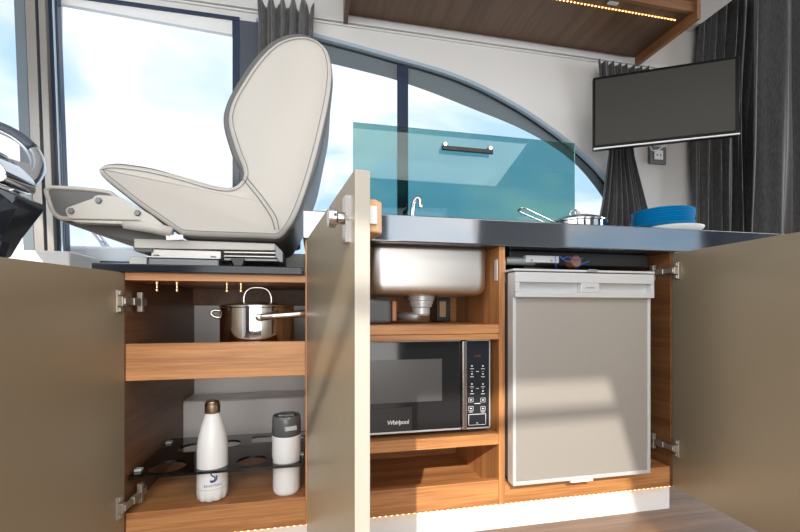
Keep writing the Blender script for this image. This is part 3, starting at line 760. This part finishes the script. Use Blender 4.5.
b2x, b2y = -.073, 1.098
tb = thing('travel_mug', (b2x, b2y, fz), 'white travel mug with smoky grey lid in the rack near the door', 'mug')
MB().lathe([(0, 0), (.029, 0), (.033, .004), (.0345, .012), (.0345, .088), (.0365, .094), (.0365, .147), (.0345, .149)], (b2x, b2y, fz), 44).done('mug_body', 'bottle_white', tb, smooth='angle')
part(MB().lathe([(.0350, .1495), (.0365, .152), (.0365, .185), (.0350, .198), (.0335, .200), (.0310, .199), (.029, .194), (0, .192)], (b2x, b2y, fz), 44).done('lid', 'lid_smoke', tb, smooth='angle'), 'smoky grey lid')
ml_ = [o for o in tb.children if o.name.startswith('lid')][0]
m = MB().obox((b2x+.013, b2y-.034, fz+.172), ((.94, .33, 0), (-.33, .94, 0), (0, 0, 1)), (.030, .008, .011))
part(m.done('drink_button', 'silver', ml_, .002), 'grey push button')
MB().box(b2x-.022, b2x+.022, b2y-.012, b2y+.012, fz+.1925, fz+.203).done('flip_cap', 'lid_smoke', ml_, .004)

# bottle rack: smoked sheet with holes
ry0, ry1 = 1.052, 1.345; rx0, rx1 = BX0+.003, BX1-.003
def circ(cx, cy, r, n=40): return [(cx+r*math.cos(2*PI*k/n), cy+r*math.sin(2*PI*k/n)) for k in range(n)]
cxr = (rx0+rx1)/2; cyr = (ry0+ry1)/2
holes = [circ(-.360, 1.108, .043), circ(b1x, 1.098, .039), circ(-.160, 1.105, .037), circ(b2x, 1.098, .039),
         circ(-.335, 1.245, .041), rrect(-.135, 1.285, .105, .065, .010), circ(-.055, 1.285, .026), circ(-.245, 1.262, .032)]
rk = thing('bottle_rack', (cxr, cyr, .227), 'dark smoked acrylic rack sheet with round bottle holes', 'rack')
o = holed([(x-cxr, y-cyr) for x, y in rrect(cxr, cyr, rx1-rx0, ry1-ry0, .004)], [[(x-cxr, y-cyr) for x, y in h] for h in holes], .006, 'rack_sheet', 'smoke_acrylic', rk)
o.location = (0, 0, .003)
for x, y in ((rx0+.010, 1.09), (rx0+.010, 1.30), (rx1-.010, 1.12), (rx1-.010, 1.30)):
    part(MB().box(x-.008, x+.008, y-.008, y+.008, .2334, .239).done('clip', 'silver', rk, .0015), 'small metal clip')

# ================================================================ ON THE WORKTOP
pn = thing('frying_pan', (.895, 1.22, .8725), 'steel pan with lid and long wire handle standing on the hob', 'pan')
pcx, pcy = P(578, 220, 1.22)[0], 1.22
MB().lathe([(0, .8725), (.078, .8725), (.086, .878), (.088, .90), (.088, .913), (.092, .915), (.092, .917), (.086, .917), (.086, .9), (0, .899)], (pcx, pcy, 0), 44).done('pan_body', 'chrome', pn, smooth='angle')
part(MB().lathe([(0, .9175), (.091, .9175), (.091, .920), (.075, .929), (.045, .939), (.02, .943), (0, .944)], (pcx, pcy, 0), 44).done('lid', 'steel', pn, smooth='angle'), 'domed steel lid')
pl_ = [o for o in pn.children if o.name.startswith('lid')][0]
part(MB().box(pcx+.0, pcx+.045, pcy-.014, pcy+.014, .9425, .958).done('lid_knob', 'white_gel', pl_, .005), 'pale lid grip')
MB().tube(smooth_path([(pcx-.03, pcy, .941), (pcx-.03, pcy, .953), (pcx-.02, pcy, .961), (pcx-.008, pcy, .961), (pcx, pcy, .95)], 5), .0035, 8).done('knob_loop', 'chrome', pl_, smooth=True)
q0 = P(553, 224, 1.19); q1 = P(520, 209, 1.12)
a = Vector((q0[0]-.0, 1.19, q0[1])); b = Vector((q1[0], 1.12, q1[1])); dd_ = (b-a).normalized(); sd_ = Vector((.3, -1, .25)).normalized()*.011
wl = [a+sd_*.9, a+(b-a)*.5+sd_, b-dd_*.01+sd_, b+dd_*.0, b-dd_*.01-sd_, a+(b-a)*.5-sd_, a-sd_*.9]
MB().tube(smooth_path(wl, 5), .0028, 8).done('handle', 'steel', pn, smooth=True)
MB().tube([(pcx-.075, pcy-.01, .909), tuple(a)], .006, 8).done('handle_mount', 'steel', pn, smooth=True)

plx, ply = P(662, 220, 1.165)[0], 1.165
pwx = P(669, 228, 1.165)[0]
dsh = MB().lathe([(0, .8725), (.060, .8725), (.075, .876), (.096, .893), (.099, .899), (.096, .900), (.075, .884), (0, .880)], (pwx, ply, 0), 48).done('plate', 'dish_white', None, smooth='angle')
origin(dsh, (pwx, ply, .8725)); tag(dsh, 'large white dish lying at the bottom of the plate stack', 'plate')
prof = [(0, 0), (.058, 0), (.062, .001), (.090, .012), (.0925, .0145), (.090, .0155), (.062, .005), (0, .004)]
ords = ['blue plate resting directly on the white dish, lowest blue one', 'blue plate, sixth from the top of the stack', 'blue plate, fifth from the top of the stack', 'blue plate, fourth from the top of the stack', 'blue plate, third from the top of the stack', 'blue plate, second from the top of the stack', 'blue plate lying topmost on the stack']
p0 = None
for i, lb_ in enumerate(ords):
    if p0 is None: p0 = MB().lathe(prof, (0, 0, 0), 48).done('plate', 'blue_plate', None, smooth='angle'); o = p0
    else: o = p0.copy(); COL.objects.link(o)
    o.location = (plx+random.uniform(-.002, .002), ply+random.uniform(-.002, .002), .8935+i*.0078); tag(o, lb_, 'plate', 'blue plates stacked on the worktop')

# ================================================================ HELM SEAT
yn, yr = 1.20, 1.64
st = thing('helm_chair', (-.27, 1.42, .729), 'cream and grey upholstered helm seat on a metal slide, facing left', 'chair')
def off_poly(pts, d):
    n = len(pts); out = []
    area_ = sum(pts[i][0]*pts[(i+1)%n][1]-pts[(i+1)%n][0]*pts[i][1] for i in range(n)); sg = 1 if area_ > 0 else -1
    for i in range(n):
        a, b, c = Vector(pts[i-1]), Vector(pts[i]), Vector(pts[(i+1)%n]); e1 = (b-a).normalized(); e2 = (c-b).normalized()
        n1 = Vector((e1.y, -e1.x))*sg; n2 = Vector((e2.y, -e2.x))*sg; nn = (n1+n2)
        nn = nn.normalized() if nn.length > .2 else n1
        k = 1/max(.6, nn.dot(n1)); out.append(tuple(b+nn*d*k))
    return out
side_px = [(97, 169), (101, 165), (110, 163.5), (122, 164), (150, 168), (180, 175.5), (205, 183), (222, 186.5), (233, 186), (240, 181), (243.5, 174), (242, 165), (237, 153), (232, 138), (228.5, 124), (228.5, 112), (233, 98), (242, 82), (254, 64), (266, 50), (278, 40.5), (292, 35.5), (306, 35), (319, 40), (327.5, 50), (331.5, 66), (331, 82), (328, 103), (322, 130), (315, 158), (307, 185), (298, 210), (289, 227), (279, 237.5), (262, 237.5), (230, 236.5), (200, 235.5), (182, 234), (176, 231), (158, 218.5), (137, 204), (118, 189), (103, 177)]
side = poly(side_px, yn)
sp_ = [(v.x, v.y) for v in smooth_path([(a, b, 0) for a, b in side], 3, closed=True)]
def pillow(outline, y0, y1, name, mt, par, rnd=.006, puff=.003):
    s = 1 if y1 > y0 else -1   # y0 = visible puffed side
    r = []
    for d, yy in ((0, y1), (0, y0+s*rnd), (-.3*rnd, y0+s*rnd*.45), (-rnd, y0), (-rnd*1.3, y0-s*puff*.7), (-rnd*1.7, y0-s*puff)):
        r.append([(x, yy, z) for x, z in off_poly(outline, d)])
    return MB().loft(r).done(name, mt, par, smooth=True)
pillow(sp_, yn+.004, yn+.04, 'side_bolster', 'cream', st)
pillow(sp_, yr-.004, yr-.04, 'side_bolster', 'cream', st)
core_d = []
for q in sp_:
    k = min(1, max(0, (q[1]-P(240, 178, yn)[1])/.06)) * min(1, max(0, (P(325, 60, yn)[0]-q[0])/.08))
    core_d.append(.003+.013*k)
core = [tuple(Vector(a)+(Vector(b)-Vector(a))*d/.01) for a, b, d in zip(sp_, off_poly(sp_, .01), core_d)]
cr_ = [[(x, y, z) for x, z in off_poly(core, dd)] for y, dd in ((yn+.012, -.008), (yn+.020, 0), (yn+.06, .003), ((yn+yr)/2, .001), (yr-.06, .003), (yr-.020, 0), (yr-.012, -.008))]
MB().loft(cr_).done('cushion_core', 'seat_grey', st, smooth=True)
stt = off_poly(sp_, -.012)
MB().tube([(x, yn-.0012, z) for x, z in stt], .0008, 6, closed=True).done('stitching', 'stitch', st, smooth=True)
for o_ in (0, 5):
    s_ = [P(243+o_*.8-1, 178-o_*.2, yn), P(252+o_, 190, yn), P(262+o_, 203, yn), P(271+o_, 217, yn), P(275+o_*.8, 230, yn)]
    MB().tube(smooth_path([(x, yn-.0025, z) for x, z in s_], 5), .0011, 6).done('seam', 'stitch', st, smooth=True)
# flip-up front bolster and its grey underside
fb = poly([(43, 190), (46, 186.5), (52, 185.5), (80, 187), (105, 190), (112, 193), (118, 200), (125, 212), (100, 218), (66, 219), (56, 217), (50, 211), (46, 201)], yn+.02)
fbs = [(v.x, v.y) for v in smooth_path([(a, b, 0) for a, b in fb], 3, closed=True)]
rr_ = [[(x, y, z) for x, z in off_poly(fbs, dd)] for y, dd in ((yn+.028, -.004), (yn+.036, 0), (yr-.036, 0), (yr-.028, -.004))]
MB().loft(rr_).done('front_bolster', 'seat_grey', st, smooth='angle')
MB().tube([(x, yn+.028, z) for x, z in off_poly(fbs, -.003)], .0055, 8, closed=True).done('front_piping', 'cream', st, smooth=True)
ub = poly([(52, 217), (90, 222), (150, 226), (170, 232), (172, 240), (134, 242.5), (100, 234), (68, 224)], yn+.04)
MB().prism(ub, yn+.05, yr-.04).done('seat_underside', 'seat_grey', st, .008, 3)
# folding link arms
def plate(pxs, y0, y1, name, mt, bev=.002):
    return MB().prism(poly(pxs, y0), y0, y1).done(name, mt, st, bev, 2)
plate([(66, 214), (64.5, 210), (67, 207), (71, 205.5), (92, 198), (94, 195.5), (98, 194.5), (118, 196), (150, 214), (172, 232), (168, 232.5), (138, 220.5), (70, 219), (67, 217)], yn-.010, yn+.012, 'link_arm', 'cream_metal', .004)
plate([(68, 219.6), (138, 221), (142, 224.5), (110, 223.8), (75, 222)], yn-.008, yn+.02, 'arm_edge', 'cream_metal')
pp_ = [P(124, 224.5, yn), P(150, 227, yn), P(172, 232.5, yn)]
MB().tube([(x, yn, z) for x, z in pp_], [.011, .016, .014], 14).done('arm_sleeve', 'cream', st, smooth=True)
for u, v in ((71, 211), (98.5, 200.5), (137.5, 213)):
    x, z = P(u, v, yn-.012)
    part(MB().lathe([(0, -.0035), (.0068, -.0035), (.0085, -.001), (.0085, .001)], (x, yn-.0125, z), 6, axis='y').done('bolt', 'grey_metal', st), 'dark steel bolt head')
x, z = P(175, 237.5, yn-.004)
tg = MB().obox((x, yn-.006, z), ((1, 0, .06), (0, 1, 0), (-.06, 0, 1)), (.042, .002, .013))
tgo = tg.done('maker_label', 'white_gel', st); 
# slide and pedestal
plate([(134, 238.5), (275, 243.5), (275, 250.5), (134, 248)], yn+.03, yr-.03, 'slide_frame', 'cream_metal')
plate([(133, 247), (140, 248.5), (152, 248.5), (152, 252), (137, 252), (134, 250)], yn+.028, yr-.04, 'slide_edge', 'dark_grey', .001)
plate([(151, 249), (221, 251), (221, 258.5), (151, 256.8)], yn+.035, yr-.06, 'slide_block', 'alu')
pmx0, pmx1 = P(148, 260, yn+.02)[0], P(219, 260, yn+.02)[0]
zt_ = P(180, 258.3, yn+.02)[1]
MB().box(pmx0, pmx1, yn+.02, yr-.06, .729, zt_).done('pedestal', 'grey_metal', st, .004)
MB().box(pmx0-.004, pmx1+.003, yn+.016, yr-.056, zt_+.0002, zt_+.004).done('pedestal_top', 'silver', st, .001)
for u in (156, 213):
    x, _ = P(u, 257, yn+.03); MB().lathe([(.008, 0), (.009, .002), (.007, .006), (0, .007)], (x, yn+.035, zt_+.004), 12).done('bolt', 'steel', st, smooth='angle')
for v0, v1, mt_ in ((251.2, 252.8, 'alu'), (255.2, 256.6, 'alu'), (258, 260.4, 'grey_metal')):
    plate([(224, v0), (278, v0+1), (278, v1+1), (224, v1)], yn+.035, yn+.06, 'slide_rail', mt_, .001)
plate([(222, 251), (276, 252), (276, 261), (222, 258)], yn+.062, yr-.1, 'slide_housing', 'dark_grey', .001)
plate([(275, 243.5), (283, 252), (283, 262.5), (279, 262), (275, 256)], yn+.028, yn+.16, 'slide_end', 'grey_metal')
plate([(230, 258.5), (245, 258.8), (242, 266), (234, 266)], yn+.030, yn+.06, 'slide_knob', 'black_plastic')
jb = thing('junction_box', (P(138, 262, 1.30)[0], 1.33, .729), 'small white box beside the helm seat pedestal', 'box')
xa, xb = P(129, 260, 1.30)[0], P(147, 260, 1.30)[0]
MB().box(xa, xb, 1.30, 1.36, .729, P(138, 256.5, 1.30)[1]).done('box_body', 'white_gel', jb, .003)
for u in (134, 142):
    x = P(u, 260, 1.298)[0]; MB().lathe([(0, -.003), (.005, -.003), (.006, 0)], (x, 1.2995, .750), 12, axis='y').done('screw', 'silver', jb)

# ================================================================ HELM
hc = thing('helm_console', (-.80, 1.2, .35), 'black faceted helm console at the left edge under the wheel', 'console')
yc = 1.05
f1 = poly([(-60, 165), (0, 186), (46, 206), (44, 212), (22, 240), (12, 257), (-60, 290)], yc+.10)
f0 = poly([(-40, 178), (2, 196), (30, 212), (20, 232), (0, 248), (-40, 270)], yc-.05)
m = MB().prism(f1, yc, yc+.10)
m.done('console_body', 'console', hc, .004)
m = MB()
fo = poly([(-60, 170), (0, 193), (18, 207), (4, 236), (-60, 262)], yc-.001); fi = poly([(-60, 190), (-20, 200), (-12, 214), (-14, 228), (-60, 245)], yc-.055)
m.loft([[(x, yc-.001, z) for x, z in fo], [(x, yc-.055, z) for x, z in fi]]).done('console_facet', 'console', hc, .002)
MB().prism(poly([(-60, 262), (-10, 248), (2, 240), (-4, 258), (-10, 262), (-60, 275)], yc-.03), yc-.03, yc-.002).done('console_skirt', 'black_gloss', hc, .002)
MB().box(-.95, -.72, 1.055, 1.14, .1, .60).done('console_leg', 'white_gel', hc, .01)
wh = thing('steering_wheel', (-.83, 1.12, .93), 'chrome and dark grey steering wheel at the left edge', 'steering wheel')
yw = 1.32
# rim: a ring tilted back over the console
ctr = Vector((P(-22, 156, yw)[0], yw, P(-22, 156, yw)[1]))
n_ = Vector((.42, -.80, .45)).normalized(); e1 = Vector((0, 0, 1)); e1 = (e1-n_*e1.dot(n_)).normalized(); e2 = n_.cross(e1)
Rw = .125
def rp(a, r=Rw, h=0): return ctr+(e1*math.sin(a)+e2*math.cos(a))*r+n_*h
arc = [rp(R(a)) for a in range(38, 322+1, 6)]
MB().tube([rp(R(a)) for a in range(30, 151, 5)], .0165, 14).done('rim_grip', 'wheel_grey', wh, smooth=True)
MB().tube([rp(R(a)) for a in range(-209, 30, 5)], .0155, 14).done('rim_chrome', 'chrome', wh, smooth=True)
MB().tube([rp(R(a), Rw-.014, .002) for a in range(0, 360, 6)], .006, 10, closed=True).done('rim_inlay', 'chrome', wh, smooth=True)
for a in (-20, 90+100, 270):
    b_ = R(a); c_ = rp(b_, .03, -.02); d_ = rp(b_, Rw, 0)
    w_ = (e1*math.cos(b_)-e2*math.sin(b_))
    MB().loft([[c_+w_*.035+n_*.012, c_-w_*.035+n_*.012, c_-w_*.035-n_*.012, c_+w_*.035-n_*.012], [(c_+d_)/2+w_*.022+n_*.009, (c_+d_)/2-w_*.022+n_*.009, (c_+d_)/2-w_*.022-n_*.005, (c_+d_)/2+w_*.022-n_*.005], [d_+w_*.028+n_*.006, d_-w_*.028+n_*.006, d_-w_*.028-n_*.006, d_+w_*.028-n_*.006]]).done('spoke', 'chrome', wh, .003)
MB().tube([rp(0, 0, -.07), rp(0, 0, -.02), rp(0, 0, .01)], [.05, .055, .035], 24).done('hub', 'chrome', wh, smooth='angle')
lv = thing('throttle_lever', (P(8, 180, 1.08)[0], 1.08, P(8, 190, 1.08)[1]), 'broad polished chrome housing on top of the helm console', 'lever')
MB().prism([(v.x, v.y) for v in smooth_path([(a, b, 0) for a, b in poly([(-30, 158), (0, 153), (14, 162), (30, 176), (36, 185), (33, 195), (10, 188), (-30, 176)], 1.14)], 4, closed=True)], 1.04, 1.14).done('housing', 'chrome', lv, .012, 4)
